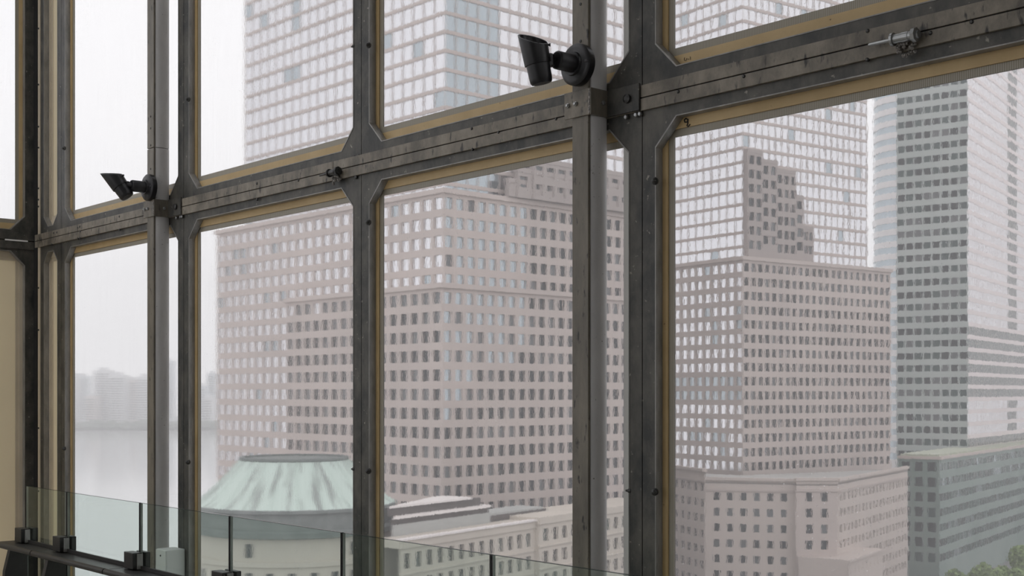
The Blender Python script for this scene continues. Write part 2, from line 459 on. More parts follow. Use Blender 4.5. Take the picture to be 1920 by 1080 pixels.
def unit(name, label, u0, u1, z0, z1, mp, glazed=True, eu0=0.065, eu1=0.065, ez0=0.088, ez1=0.088, ch=0.10, bolts=(), lbolts=(), strip=False):
    t = empty(name, mp((u0 + u1) / 2, 0, z0))
    tag(t, label, 'window', kind='structure')
    g = 0.002
    iu0, iu1, iz0, iz1 = u0 + eu0, u1 - eu1, z0 + ez0, z1 - ez1
    ch = min(ch, (iu1 - iu0) * 0.3)
    b = MB()
    inner = octa(iu0, iu1, iz0, iz1, ch)
    # outer ring: corners kept square by 8 outer points plus 4 corner triangles
    ou0, ou1, oz0, oz1 = u0 + g, u1 - g, z0 + g, z1 - g
    outer = octa(ou0, ou1, oz0, oz1, 0.04)
    ring(b, outer, inner, 0.0, 0.035, mp)
    for (a, c) in (((ou0, oz0), (0.04, 0.04)), ((ou1, oz0), (-0.04, 0.04)), ((ou1, oz1), (-0.04, -0.04)), ((ou0, oz1), (0.04, -0.04))):
        tri = [(a[0], a[1]), (a[0] + c[0], a[1]), (a[0], a[1] + c[1])]
        vs = [mp(u, w, z) for w in (0.0, 0.035) for u, z in tri]
        b.add(vs, [(0, 1, 2), (3, 4, 5), (0, 1, 4, 3), (1, 2, 5, 4), (2, 0, 3, 5)])
    b.build('steel_frame', M['steel_frame'], t)
    b = MB()
    ring(b, octa(iu0 - 0.001, iu1 + 0.001, iz0 - 0.001, iz1 + 0.001, ch), octa(iu0 + 0.003, iu1 - 0.003, iz0 + 0.003, iz1 - 0.003, ch), -0.002, 0.0352, mp)
    b.build('edge_lip', M['lip'], t)
    b = MB(); ring(b, rect(iu0 - 0.015, iu1 + 0.015, iz0 - 0.015, iz1 + 0.015), rect(iu0 + 0.028, iu1 - 0.028, iz0 + 0.050, iz1 - 0.040), 0.0355, 0.055, mp)
    b.build('ochre_frame', M['ochre_frame'] if glazed else M['beige_strip'], t)
    b = MB(); ring(b, rect(iu0 + 0.027, iu1 - 0.027, iz0 + 0.049, iz1 - 0.039), rect(iu0 + 0.052, iu1 - 0.052, iz0 + 0.080, iz1 - 0.066), 0.042, 0.0535, mp)
    b.build('ribbed_strip', M['ribbed_strip'] if glazed else M['beige_strip'], t)
    b = MB(); b.box(iu0 + 0.035, iu1 - 0.035, 0.046, 0.0535, iz0 + 0.04, iz1 - 0.034, mp)
    if glazed: b.build('pane', M['window_glass'], t)
    else: b.build('panel', M['beige_panel'], t)
    if strip:
        b = MB(); b.box(iu1 - 0.064, iu1 - 0.006, 0.0375, 0.0415, iz0 + 0.002, iz1 - 0.002, mp); b.build('edge_glint', M['pale_glint'], t)  # added pale strip: brightness at the pane edge given as colour
    for z in bolts:
        b = MB(); c = Vector(mp(iu0 + 0.003, -0.004, z)); a = Vector(mp(iu0 + 0.4, -1, z)) - Vector(mp(iu0, 0, z))
        b.lathe(c, a, [(0.014, 0), (0.014, 0.008), (0.009, 0.010), (0.008, 0.019), (0.004, 0.022)], 10)
        b.build('bolt', M['bolt'], t, smooth=True)
    for z in lbolts:
        b = MB(); c = Vector(mp(iu1 + 0.004, 0.006, z)); a = Vector(mp(iu1 - 1, -0.3, z)) - Vector(mp(iu1, 0, z))
        b.lathe(c, a, [(0.010, 0), (0.010, 0.010), (0.006, 0.012), (0.004, 0.022)], 10)
        b.build('bolt', M['bolt'], t, smooth=True)
    return t

bay_names = ['far left bay, river and sky behind', 'second bay from the corner, green dome behind', 'middle bay, stepped pink tower behind', 'right bay, office towers behind', 'bay past the right edge of the view']
WN = 1
units = {}
for i in range(5):
    u0, u1 = MX[i], MX[i + 1]
    def zz(px, py):
        return py
    lowb = {0: (1.22,), 1: (1.20,), 2: (1.232, 2.405), 3: (1.24, 2.372), 4: (1.24,)}[i]
    upb = {0: (3.28,), 1: (3.30,), 2: (3.24,), 3: (3.3,), 4: (3.3,)}[i]
    lob = {1: (1.235,), 2: (1.236,)}.get(i, ())
    ulb = {1: (3.265,)}.get(i, ())
    units[(i, 0)] = unit('window_%d' % WN, 'lower steel framed window pane, ' + bay_names[i], u0, u1, Z0, ZB, main, bolts=lowb, lbolts=lob, strip=(i == 2)); WN += 1
    units[(i, 1)] = unit('window_%d' % WN, 'upper steel framed window pane, ' + bay_names[i], u0, u1, ZB, Z1, main, bolts=upb, lbolts=ulb, strip=(i == 2)); WN += 1
# narrow closed bay in the corner
unit('window_%d' % WN, 'narrow lower corner bay closed with a beige panel', XL + 0.06, MX[0], Z0, ZB, main, glazed=False, eu0=0.10, eu1=0.065, ch=0.09); WN += 1
unit('window_%d' % WN, 'narrow upper corner bay closed with a beige panel', XL + 0.06, MX[0], ZB, Z1, main, glazed=False, eu0=0.10, eu1=0.065, ch=0.09); WN += 1
# left wall
unit('window_%d' % WN, 'lower corner opening of the left wall closed by a plain beige panel', 1.60, YW - 0.01, Z0, ZB, left, glazed=False, ez1=0.075); WN += 1
unit('window_%d' % WN, 'upper window pane of the left wall, white sky behind', 1.60, YW - 0.01, ZB, Z1, left, ez0=0.075); WN += 1

# pencil and ink marks on the frame of the right bay
def stroke(parent, name, pts, r=0.0024):
    b = MB(); b.tube(pts, r, 6); return b.build(name, M['ink'], parent)
def onwall(px, py, w):
    Y = YW + w; D = 3147.0 * Y / (px + 1133.0)
    p = P(px, D); return (p.x, p.y, Zp(py, D))
wq = 0.0335
stroke(units[(3, 0)], 'ink_mark', [onwall(x + 10, y - 4, wq) for x, y in ((1279, 228), (1276, 226), (1273, 229), (1274, 233), (1278, 233), (1280, 228), (1279.5, 235), (1278, 240), (1280, 241.5), (1284, 237))])
stroke(units[(3, 1)], 'pencil_mark', [onwall(x + 9, y - 3, wq) for x, y in ((1274, 111), (1274, 116), (1277, 117), (1279, 112))], 0.0008)
stroke(units[(3, 1)], 'pencil_mark', [onwall(x + 9, y - 3, wq) for x, y in ((1280, 114), (1283, 113.5))], 0.0008)
stroke(units[(3, 1)], 'pencil_mark', [onwall(x + 9, y - 3, wq) for x, y in ((1285, 109), (1285.5, 115))], 0.0008)
stroke(units[(2, 1)], 'ink_mark', [onwall(x, y, wq) for x, y in ((704, 234), (705, 239), (704, 244))], 0.0016)
stroke(units[(2, 1)], 'ink_mark', [onwall(x, y, wq) for x, y in ((713, 252), (714, 257), (716, 252), (717, 257), (719, 252))], 0.0010)

# transom: flat bars in pieces, core behind
t = empty('trim_1', main(XL, 0, ZB)); tag(t, 'steel transom of paired flat bars across the whole window wall', 'beam', kind='structure')
def xw(px, w=0.0): return (YW + w) * (0.8906 - 4214.5 / (px + 1133.0))
joints = [XL + 0.02, xw(149), xw(629), xw(1205), MX[4] - 0.2, MX[5] + 0.1]
for k in range(len(joints) - 1):
    for (za, zb) in ((0.002, 0.047), (-0.047, -0.002)):
        b = MB(); b.box(joints[k] + 0.002, joints[k + 1] - 0.002, YW - 0.013, YW + 0.001, ZB + za, ZB + zb)
        b.build('flat_bar', M['steel_bar'], t, bevel=0.0015)
b = MB(); b.box(XL, MX[5], YW + 0.028, YW + 0.075, ZB - 0.06, ZB + 0.06); b.build('core', M['steel_core'], t)
b = MB(); b.box(XL, MX[5], YW - 0.006, YW, ZB - 0.0025, ZB + 0.0025); b.build('seam', M['steel_core'], t)
def rivet(px, py, r=0.007, m='bolt', w=-0.013, par=t, name='rivet'):
    p = onwall(px, py, w); b = MB()
    b.lathe((p[0], p[1] + 0.004, p[2]), (0, -1, 0), [(r, 0), (r, 0.006), (r * 0.55, 0.009)], 10)
    return b.build(name, M[bolt] if False else M[m], par, smooth=True)
for px, py in ((146, 427), (150, 425), (151, 434), (146, 447), (150, 446), (224, 406), (224, 431), (885, 241), (886, 280), (935, 248), (1043, 223), (1272, 172), (1395, 143), (1627, 58), (1626, 112), (1822, 41), (1745, 62), (560, 338), (482, 344), (482, 374), (101, 437), (107, 436), (97, 458)):
    rivet(px, py, 0.0065 if px > 700 else 0.008)
for px, py in ((664, 295), (672, 293), (667, 332)):
    rivet(px, py, 0.010, 'bolt', -0.008)
# mullion cores
for k, x in enumerate(MX):
    b = MB(); b.box(x - 0.045, x + 0.045, YW + 0.030, YW + 0.075, Z0, Z1)
    tag(b.build('trim_%d' % (k + 2), M['steel_core']), ['dark steel mullion core next to the corner', 'dark steel mullion core behind the small spotlight column', 'dark steel mullion core in the middle of the wall', 'dark steel mullion core behind the large spotlight column', 'dark steel mullion core past the right edge', 'dark steel mullion core at the end of the wall'][k], 'mullion', kind='structure')
# corner post and left wall transom
t = empty('trim_8', (XL, YW, 0)); tag(t, 'black steel corner post where the two window walls meet', 'post', kind='structure')
b = MB(); b.box(XL - 0.08, XL + 0.058, YW - 0.012, YW + 0.08, 0.0, 6.3); b.build('post', M['steel_core'], t)
b = MB(); b.box(XL + 0.062, XL + 0.10, YW - 0.006, YW - 0.0005, 0.0, 6.3); b.build('punched_strip', M['beige_strip'], t)
for z in (0.9, 1.35, 2.05, 2.35, 2.93, 2.98, 3.06, 3.35, 3.5, 3.8, 4.2):
    b = MB(); b.lathe((XL + 0.08, YW - 0.004, z), (0, -1, 0), [(0.007, 0), (0.007, 0.006), (0.004, 0.008)], 8); b.build('rivet', M['bolt'], t)
t = empty('trim_9', (XL, 2.5, ZB)); tag(t, 'steel transom of the left wall meeting the corner', 'beam', kind='structure')
for (za, zb) in ((0.003, 0.06), (-0.06, -0.003)):
    b = MB(); b.box(XL - 0.001, XL + 0.012, 1.55, YW - 0.014, ZB + za, ZB + zb); b.build('flat_bar', M['steel_frame'], t, bevel=0.0015)
b = MB(); b.box(XL - 0.075, XL - 0.03, 1.55, YW - 0.02, ZB - 0.05, ZB + 0.05); b.build('core', M['steel_core'], t)
b = MB(); b.box(XL + 0.012, XL + 0.016, YW - 0.22, YW - 0.06, ZB - 0.006, ZB + 0.004); b.build('light_leak', M['white_light_leak'], t)  # white bar in place of daylight leaking through a gap

# ------------------------------------------------------------------ columns in front of the wall
def column(x1, label, joint_z):
    YC = 3.333; x0 = x1 - 0.095
    t = empty('steel_column', ((x0 + x1) / 2, YC + 0.05, 0)); tag(t, label, 'column', 'columns in front of the window wall')
    segs = [(0.0, joint_z), (joint_z + 0.004, 6.3)]
    for (a, c) in segs:
        b = MB(); b.box(x0, x1 - 0.010, YC, YC + 0.012, a, c); b.build('front_plate', M['column_plate'], t, bevel=0.002)
        poly = [(x0 + 0.012, YC + 0.0125)]
        poly.append((x1 - 0.006, YC + 0.0125))
        for k in range(9):
            q = k / 8
            poly.append((x1 - 0.006 + 0.011 * math.sin(math.pi * q) ** 0.6 if 0 < k < 8 else x1 - 0.006, YC + 0.0125 + 0.083 * q + 0.0005 * (q > 0)))
        poly.append((x0 + 0.012, YC + 0.0965))
        b = MB(); b.prism(poly, a, c); b.build('tube', M['column_paint'], t, smooth=True)
    # clamp wrapped round the column at the transom
    zc = ZB + 0.005
    b = MB(); b.box(x0 - 0.035, x1 + 0.004, YC - 0.008, YC - 0.001, zc - 0.05, zc + 0.05); b.build('clamp_plate', M['steel_bar'], t, bevel=0.0015)
    b = MB(); b.box(x1 + 0.0055, x1 + 0.013, YC - 0.008, YW - 0.014, zc - 0.05, zc + 0.05); b.build('clamp_side', M['column_plate'], t, bevel=0.0015)
    b = MB(); b.box(x1 + 0.014, x1 + 0.175, YW - 0.022, YW - 0.0135, zc - 0.05, zc + 0.05); b.build('clamp_tail', M['steel_frame'], t, bevel=0.0015)
    for x in (x0 - 0.012, x0 + 0.03):
        b = MB(); b.lathe((x, YC - 0.008, zc), (0, -1, 0), [(0.009, 0), (0.009, 0.006), (0.006, 0.008), (0.005, 0.012)], 8); b.build('bolt', M['bolt_bright'], t)
    b = MB(); b.lathe((x1 + 0.013, YC + 0.055, zc), (1, 0, 0), [(0.009, 0), (0.009, 0.006), (0.006, 0.008)], 8); b.build('bolt', M['bolt_bright'], t)
    b = MB(); b.lathe((x1 + 0.12, YW - 0.022, zc), (0, -1, 0), [(0.017, 0), (0.017, 0.010), (0.008, 0.014)], 12); b.build('bolt', M['bolt'], t)
    for x in (x1 + 0.10, x1 + 0.15, x1 + 0.17):
        b = MB(); b.lathe((x, YW - 0.006, zc - 0.062), (0, -1, 0), [(0.009, 0), (0.009, 0.008), (0.006, 0.010)], 8); b.build('bolt', M['bolt_bright'], t)
    pts = [(x1 + 0.004, YC - 0.006, zc - 0.045 + 0.09 * k / 10) for k in range(11)]
    b = MB(); b.tube([(p[0] + 0.0015 * (k % 2), p[1] - 0.0015 * (k % 3), p[2]) for k, p in enumerate(pts)], 0.0045, 6); b.build('weld_seam', M['weld'], t, smooth=True)
    for z in (ZB + 0.19, ZB + 0.24, ZB + 0.38, ZB + 0.48, ZB + 0.55):
        b = MB(); b.lathe((x0 + 0.045, YC, z), (0, -1, 0), [(0.006, 0), (0.006, 0.002), (0.003, 0.003)], 8); b.build('plug', M['bolt'], t)
    return t
column(-3.303, 'grey steel column carrying the nearer, larger black spotlight', 4.4)
column(-6.903, 'grey steel column carrying the farther, smaller black spotlight', 3.045)

# ------------------------------------------------------------------ spotlights
IR = Vector((RT[0], RT[1], 0)); IT = Vector((-FW[0], -FW[1], 0)); UP = Vector((0, 0, 1))
def spotlight(x, z, ax, nn, label, off):
    YC = 3.333
    t = empty('spotlight', (x, YC, z)); tag(t, label, 'spotlight', 'black spotlights on the columns')
    b = MB(); b.lathe((x, YC - 0.0005, z), (0, -1, 0), [(0.077, 0), (0.078, 0.006), (0.078, 0.028), (0.071, 0.034), (0.060, 0.036), (0.045, 0.040), (0.043, 0.050)], 40)
    base = b.build('base', M['spot_black'], t, smooth=True)
    for s in (-1, 1):
        b = MB(); b.box(x + s * 0.066 - 0.006, x + s * 0.066 + 0.006, YC - 0.041, YC - 0.034, z - 0.004, z + 0.004); b.build('screw', M['spot_rim'], base)
    ya = YC - 0.048
    b = MB(); b.lathe((x, ya, z), (0, -1, 0), [(0.034, 0), (0.034, 0.075), (0.030, 0.080), (0.026, 0.081)], 28); b.build('arm', M['spot_black'], t, smooth=True)
    k0 = Vector((x, ya - 0.078, z)); a = ax.normalized(); n = nn.normalized()
    # housing centre line: cylinder passes in front of the arm end
    side = off
    mid = k0 + side
    b = MB(); b.tube([k0 + Vector((0, 0.01, 0)), k0 + side * 0.35 + UP * 0.004, k0 + side * 0.62], 0.017, 12); b.lathe(k0 + side * 0.35 + Vector((0, 0, -0.024)) , (0, 0, 1), [(0.012, 0), (0.016, 0.004), (0.016, 0.044), (0.012, 0.048)], 14)
    b.build('knuckle', M['spot_black'], t, smooth=True)
    e = a.cross(n); 
    if e.length < 0.05: e = a.cross(Vector((1, 0, 0)))
    e.normalize(); g = a.cross(e)
    N = 40; bot = mid - a * 0.085
    cc = bot + a * 0.165
    def ringpts(r, h): return [bot + a * h + e * (r * math.cos(2 * math.pi * i / N)) + g * (r * math.sin(2 * math.pi * i / N)) for i in range(N)]
    def cut(r, d=0.0):
        out = []
        for i in range(N):
            q = bot + e * (r * math.cos(2 * math.pi * i / N)) + g * (r * math.sin(2 * math.pi * i / N))
            out.append(q + a * (n.dot(cc - q) / n.dot(a) + d))
        return out
    def skin(rings, name, m, cap0=False, cap1=False):
        b = MB(); vs = [p for r in rings for p in r]; fs = []
        for k in range(len(rings) - 1):
            for i in range(N):
                j = (i + 1) % N; fs.append((k * N + i, k * N + j, (k + 1) * N + j, (k + 1) * N + i))
        if cap0: fs.append(tuple(range(N))[::-1])
        if cap1: fs.append(tuple(range((len(rings) - 1) * N, len(rings) * N)))
        b.add(vs, fs); return b.build(name, m, t, smooth=True)
    skin([ringpts(0.030, 0.0), ringpts(0.037, 0.002), ringpts(0.041, 0.008), ringpts(0.0425, 0.02), ringpts(0.0445, 0.095)], 'housing', M['spot_black'], True, True)
    hood = skin([ringpts(0.0445, 0.072), ringpts(0.049, 0.073), ringpts(0.0495, 0.076), cut(0.052, -0.002), cut(0.052, 0), cut(0.0485, 0), cut(0.0485, -0.003), ringpts(0.0455, 0.098)], 'hood', M['spot_black'])
    rim = MB(); rim.tube(cut(0.0505, 0.0005), 0.0016, 6, closed=True); rim.build('rim', M['spot_rim'], hood, smooth=True)
    skin([ringpts(0.045, 0.0975), ringpts(0.0448, 0.0985), ringpts(0.02, 0.1)], 'lens', M['spot_glass'], False, True)
    p = cut(0.052, -0.006); w = max(p, key=lambda q: q.dot(IR))
    b = MB(); b.lathe(w - IR * 0.003, IR, [(0.004, 0), (0.004, 0.006), (0.006, 0.007), (0.006, 0.011)], 10); b.build('hood_screw', M['spot_black'], t)
    return t
spotlight(-3.352, Zp(122, 4.71), UP * 0.95 - IR * 0.20 + IT * 0.10, UP * 0.93 + IR * 0.22 + IT * 0.46, 'large black spotlight high on the nearer column, tilted up and open-ended', Vector((0, 0, 0)) - IR * 0.072 - UP * 0.008 + IT * 0.012)
spotlight(-6.940, Zp(352, 7.39), UP * 0.82 - IR * 0.58 + IT * 0.02, UP * 0.95 + IR * 0.03 + IT * 0.22, 'small-looking black spotlight on the farther column by the corner, angled left', Vector((0, 0, 0)) - IR * 0.070 + UP * 0.002)

# ------------------------------------------------------------------ barrel bolts on the transom
def barrel(px, py, px2, py2, label, k=1.0, bright=True, rod=True):
    w = -0.040
    a = Vector(onwall(px, py, w)); c = Vector(onwall(px2, py2, w)); d = (c - a); L = d.length; d.normalize()
    t = empty('barrel_bolt', a); tag(t, label, 'bolt', 'barrel bolts on the transom')
    m = M['bolt_bright'] if bright else M['bolt']
    b = MB(); b.lathe(a, d, [(0.018 * k, 0), (0.020 * k, 0.002), (0.020 * k, 0.010), (0.014 * k, 0.011), (0.014 * k, L * 0.5), (0.0155 * k, L * 0.51), (0.0155 * k, L * 0.82), (0.014 * k, L * 0.83), (0.014 * k, L)], 20); b.build('barrel', m, t, smooth=True)
    b = MB(); b.lathe(c, d, [(0.022 * k, 0), (0.022 * k, 0.012), (0.012 * k, 0.014), (0.012 * k, 0.02)], 8); b.build('nut', m, t)
    if rod:
        b = MB(); b.lathe(a, -d, [(0.0055 * k, 0), (0.0055 * k, 0.075), (0.004 * k, 0.078)], 12); b.build('rod', m, t, smooth=True)
    b = MB()
    mid = (a + c) / 2
    for i in range(26):
        q = Vector((mid.x + (R() - 0.4) * 0.07 * k, YW - 0.014 - R() * 0.014, mid.z - 0.012 - R() * 0.045 * k * (1 - abs(i - 13) / 22)))
        r = 0.003 + R() * 0.005
        b.lathe(q - Vector((0, 0, r)), (R() - .5, -1, R() - .5), [(r * 0.5, 0), (r, r * 0.6), (r * 0.9, r * 1.3), (r * 0.3, r * 1.9)], 7)
    b.box(mid.x - 0.012, mid.x + 0.012, YW - 0.03, YW - 0.0135, mid.z - 0.02, mid.z + 0.01)
    b.build('weld', M['weld'], t, smooth=True)
    return t
barrel(1671, 75, 1712, 66, 'shiny barrel bolt with pin welded onto the transom at upper right')
barrel(616, 325, 632, 321, 'dark stubby bolt on the transom beside the middle mullion', 1.0, False, True)

# ------------------------------------------------------------------ grey junction box
t = empty('junction_box', (-6.765, 3.36, 0.3)); tag(t, 'small grey metal box low on the wall behind the glass balustrade', 'box')
b = MB(); b.box(-6.83, -6.70, 3.31, 3.425, 0.28, 0.695); b.build('body', M['grey_box'], t, bevel=0.004)
b = MB(); b.box(-6.827, -6.703, 3.304, 3.3095, 0.283, 0.692); b.build('cover', M['grey_box'], t, bevel=0.002)
b = MB(); b.lathe((-6.765, 3.304, 0.66), (0, -1, 0), [(0.006, 0), (0.005, 0.003)], 8); b.build('screw', M['bolt'], t)

# ------------------------------------------------------------------ glass balustrade
YB = 2.677
JX = [-7.153, -6.584, -5.704, -4.834, -3.979, -3.111, -2.245, -1.38]
t = empty('glass_balustrade', (-5, YB, 0)); tag(t, 'low balustrade of greenish glass panels with dark steel shelf and posts', 'balustrade')
for k in range(len(JX) - 1):
    a, c = JX[k] + (0.012 if k else 0), JX[k + 1] - 0.004
    b = MB(); b.box(a, c, YB, YB + 0.012, 0.06, 1.07)
    gp = b.build('glass_panel', M['rail_glass'], t)
    e = MB(); e.box(a, c, YB + 0.0005, YB + 0.0115, 1.0702, 1.0716); e.build('top_edge', M['rail_glass_edge'], gp)
    e = MB(); e.box(a - 0.0016, a - 0.0002, YB + 0.0005, YB + 0.0115, 0.06, 1.07); e.build('side_edge', M['lip'], gp)
    e = MB(); e.box(c + 0.0002, c + 0.006, YB - 0.001, YB + 0.013, 0.06, 1.0705); e.build('gasket', M['gasket_black'], gp)
for k, x in enumerate(JX):
    xx = x - 0.01 if k else x + 0.01
    poly = [(YB - 0.004, 0.0), (YB - 0.16, 0.0), (YB - 0.13, 0.60), (YB - 0.098, 0.735), (YB - 0.004, 0.735)]
    b = MB(); vs = [(xx + s, y, z) for s in (-0.02, 0.02) for y, z in poly]; n = 5
    b.add(vs, [tuple(range(n)), tuple(range(n, 2 * n))[::-1]] + [(i, n + i, n + (i + 1) % n, (i + 1) % n) for i in range(n)])
    po = b.build('post', M['dark_rail'], t, bevel=0.002)
    b = MB(); b.box(xx - 0.055, xx + 0.045, YB - 0.050, YB - 0.002, 0.757, 0.835); b.build('clamp', M['dark_rail'], t, bevel=0.003)
    b = MB(); b.box(xx - 0.055, xx + 0.045, YB + 0.014, YB + 0.04, 0.757, 0.835); b.build('clamp', M['dark_rail'], t, bevel=0.003)
    b = MB(); b.box(xx + 0.046, xx + 0.052, YB - 0.03, YB - 0.002, 0.757, 0.83); b.build('clamp_cover', M['lip'], t)
sh = [-7.30, -6.72, -5.80, -4.93, -4.07, -3.2, -2.33, -1.3]
for k in range(len(sh) - 1):
    b = MB(); b.box(sh[k] + 0.004, sh[k + 1] - 0.004, YB - 0.125, YB - 0.003, 0.738, 0.752)
    s = b.build('shelf', M['dark_rail'], t, bevel=0.003)
    b = MB(); b.tube([(sh[k] + 0.004, YB - 0.128, 0.742), (sh[k + 1] - 0.004, YB - 0.128, 0.742)], 0.016, 14); b.build('shelf_nosing', M['dark_rail'], s, smooth=True)
    b = MB(); b.box(sh[k] + 0.004, sh[k + 1] - 0.004, YB - 0.014, YB - 0.004, 0.7525, 0.772); b.build('shelf_upstand', M['dark_rail'], s, bevel=0.001)

# ------------------------------------------------------------------ outside: land, river
GZ = -58.4
b = MB(); b.prism([tuple(P(330, 60)), tuple(P(330, 175)), tuple(P(425, 430)), tuple(P(1300, 900)), tuple(P(2700, 1200)), tuple(P(2700, 60))][::-1], GZ - 3, GZ)
tag(b.build('ground', M['asphalt'], loc=(-100, 100, GZ)), 'grey paved ground around the towers far below', 'ground', kind='structure')
b = MB(); b.face([(-6000, -500, -61), (600, -500, -61), (600, 5000, -61), (-6000, 5000, -61)])
tag(b.build('river', M['river'], loc=(-800, 800, -61)), 'wide pale grey river below the far skyline', 'river', kind='structure')

# ------------------------------------------------------------------ facades with real window openings
pane_mesh = {}
def get_pane(w, h, m):
    k = (round(w, 3), round(h, 3), m)
    if k not in pane_mesh:
        b = MB(); b.box(-w / 2, w / 2, -0.04, 0.04, -h / 2, h / 2)
        me = bpy.data.meshes.new('window'); me.from_pydata(b.v, [], b.f); me.materials.append(M[m]); me.update()
        pane_mesh[k] = me
    return pane_mesh[k]

class Tower:
    def __init__(s, name, label, cat, loc, group=None):
        s.t = empty(name, loc); tag(s.t, label, cat, group); s.win = []; s.walls = {}; s.name = name
    def mb(s, m):
        return s.walls.setdefault(m, MB())
    def facade(s, m, p0, d, n, L, z0, z1, pitch, fh, wx, wz, paneF, rec=0.35, zmin=None, cover=(), margin=0.0, voff=0.0, pn=None):
        """wall strip from plan point p0 along d (outward normal n); windows in a grid hung from z1 downwards"""
        w = s.mb(m)
        nx = max(1, int(round((L - 2 * margin) / pitch))); pw = (L - 2 * margin) / nx
        zmin = z0 if zmin is None else zmin
        nzr = max(0, int((z1 - zmin) / fh))
        def pt(u, z, r=0.0): return (p0[0] + d[0] * u - n[0] * r, p0[1] + d[1] * u - n[1] * r, z)
        def quad(u0, u1, za, zb):
            if u1 - u0 > 1e-4 and zb - za > 1e-4: w.face([pt(u0, za), pt(u1, za), pt(u1, zb), pt(u0, zb)])
        zb_all = z1 - nzr * fh
        quad(0, L, z0, zb_all)
        if margin: quad(0, margin, zb_all, z1); quad(L - margin, L, zb_all, z1)
        yaw = math.atan2(d[1], d[0])
        ww, hh = pw * wx, fh * wz
        for j in range(nzr):
            zt = z1 - j * fh; zb = zt - fh
            wz0 = zb + (fh - hh) * (0.5 + voff); wz1 = wz0 + hh
            for i in range(nx):
                u0 = margin + i * pw; u1 = u0 + pw; uc = (u0 + u1) / 2
                k = paneF(i, j, nx, uc, (wz0 + wz1) / 2)
                for (ca, cb, cz) in cover:
                    if ca <= u0 + 0.01 and u1 - 0.01 <= cb and zt <= cz: k = 'covered'
                if k == 'covered': continue
                if k is None: quad(u0, u1, zb, zt); continue
                a0, a1 = uc - ww / 2, uc + ww / 2
                quad(u0, a0, zb, zt); quad(a1, u1, zb, zt); quad(a0, a1, zb, wz0); quad(a0, a1, wz1, zt)
                w.face([pt(a0, wz0), pt(a1, wz0), pt(a1, wz0, rec), pt(a0, wz0, rec)])
                w.face([pt(a0, wz1, rec), pt(a1, wz1, rec), pt(a1, wz1), pt(a0, wz1)])
                w.face([pt(a0, wz0), pt(a0, wz0, rec), pt(a0, wz1, rec), pt(a0, wz1)])
                w.face([pt(a1, wz0, rec), pt(a1, wz0), pt(a1, wz1), pt(a1, wz1, rec)])
                c = pt(uc, (wz0 + wz1) / 2, rec + 0.04)
                s.win.append((c, yaw, ww, hh, k))
    def slab(s, m, poly, z0, z1):
        s.mb(m).prism([tuple(p) for p in poly], z0, z1)
    def finish(s, limit=300):
        names = {'granite': 'wall', 'granite_pale': 'wall', 'granite_reflection': 'wall'}
        for m, w in s.walls.items():
            s_name = {'white_roof': 'roof', 'roof_gravel': 'roof', 'green_roof': 'planted_roof', 'louvre': 'louvre_band', 'grey_metal': 'metal_cladding'}.get(m, 'wall')
            w.build(s_name, M[m], s.t)
        def area(e):
            D = depth(e[0]); px = pix(e[0]); py = HZ - (e[0][2] - EYE) * F / D
            inside = 100 < px < 1930 and -20 < py < 1090
            return -(e[2] * e[3] / D / D) * (1 if inside else 0.01)
        s.win.sort(key=area)
        for c, yaw, w, h, k in s.win[:limit]:
            inst(get_pane(w, h, k), 'window', c, s.t, yaw)
        rest = s.win[limit:]
        if rest:
            keys = sorted(set(e[4] for e in rest)); b = MB()
            for c, yaw, w, h, k in rest:
                b.cur = keys.index(k)
                dx, dy = math.cos(yaw), math.sin(yaw)
                p = Vector((c[0] - dx * w / 2 + dy * 0.04, c[1] - dy * w / 2 - dx * 0.04, c[2] - h / 2))
                b.obox(p, (dx * w, dy * w, 0), (-dy * 0.08, dx * 0.08, 0), (0, 0, h))
            o = b.build('window_field', [M[k] for k in keys], s.t); o['kind'] = 'stuff'

def block(T, m, pc, xl, xr, dl, dr, z0, z1, gl, gr, coverl=(), coverr=(), roof='roof_gravel', cop=0.5, copm=None):
    """block with its near corner at plan point pc, left face along dl to length xl, right face along dr to length xr"""
    nl = -dr; nr = -dl
    a = pc + dl * xl; c = pc + dr * xr; e = a + dr * xr
    pl = gl; pr = gr
    # left face runs from its far end to the corner so that the wall faces outwards
    T.facade(m, pc, dl, nl, xl, z0, z1, cover=coverl, **gl)
    T.facade(m, pc, dr, nr, xr, z0, z1, cover=coverr, **gr)
    w = T.mb(m)
    w.face([(a.x, a.y, z0), (e.x, e.y, z0), (e.x, e.y, z1), (a.x, a.y, z1)])
    w.face([(e.x, e.y, z0), (c.x, c.y, z0), (c.x, c.y, z1), (e.x, e.y, z1)])
    T.slab(copm or m, [pc - dl * cop - dr * cop, pc - dl * cop + dr * (xr + cop), pc + dl * (xl + cop) + dr * (xr + cop), pc + dl * (xl + cop) - dr * cop][::-1], z1, z1 + 1.0)
    return a, c

def pick(**kw):
    keys = list(kw); tot = sum(kw.values())
    def f(*a):
        r = R() * tot
        for k in keys:
            r -= kw[k]
            if r <= 0: return k
        return keys[-1]
    return f

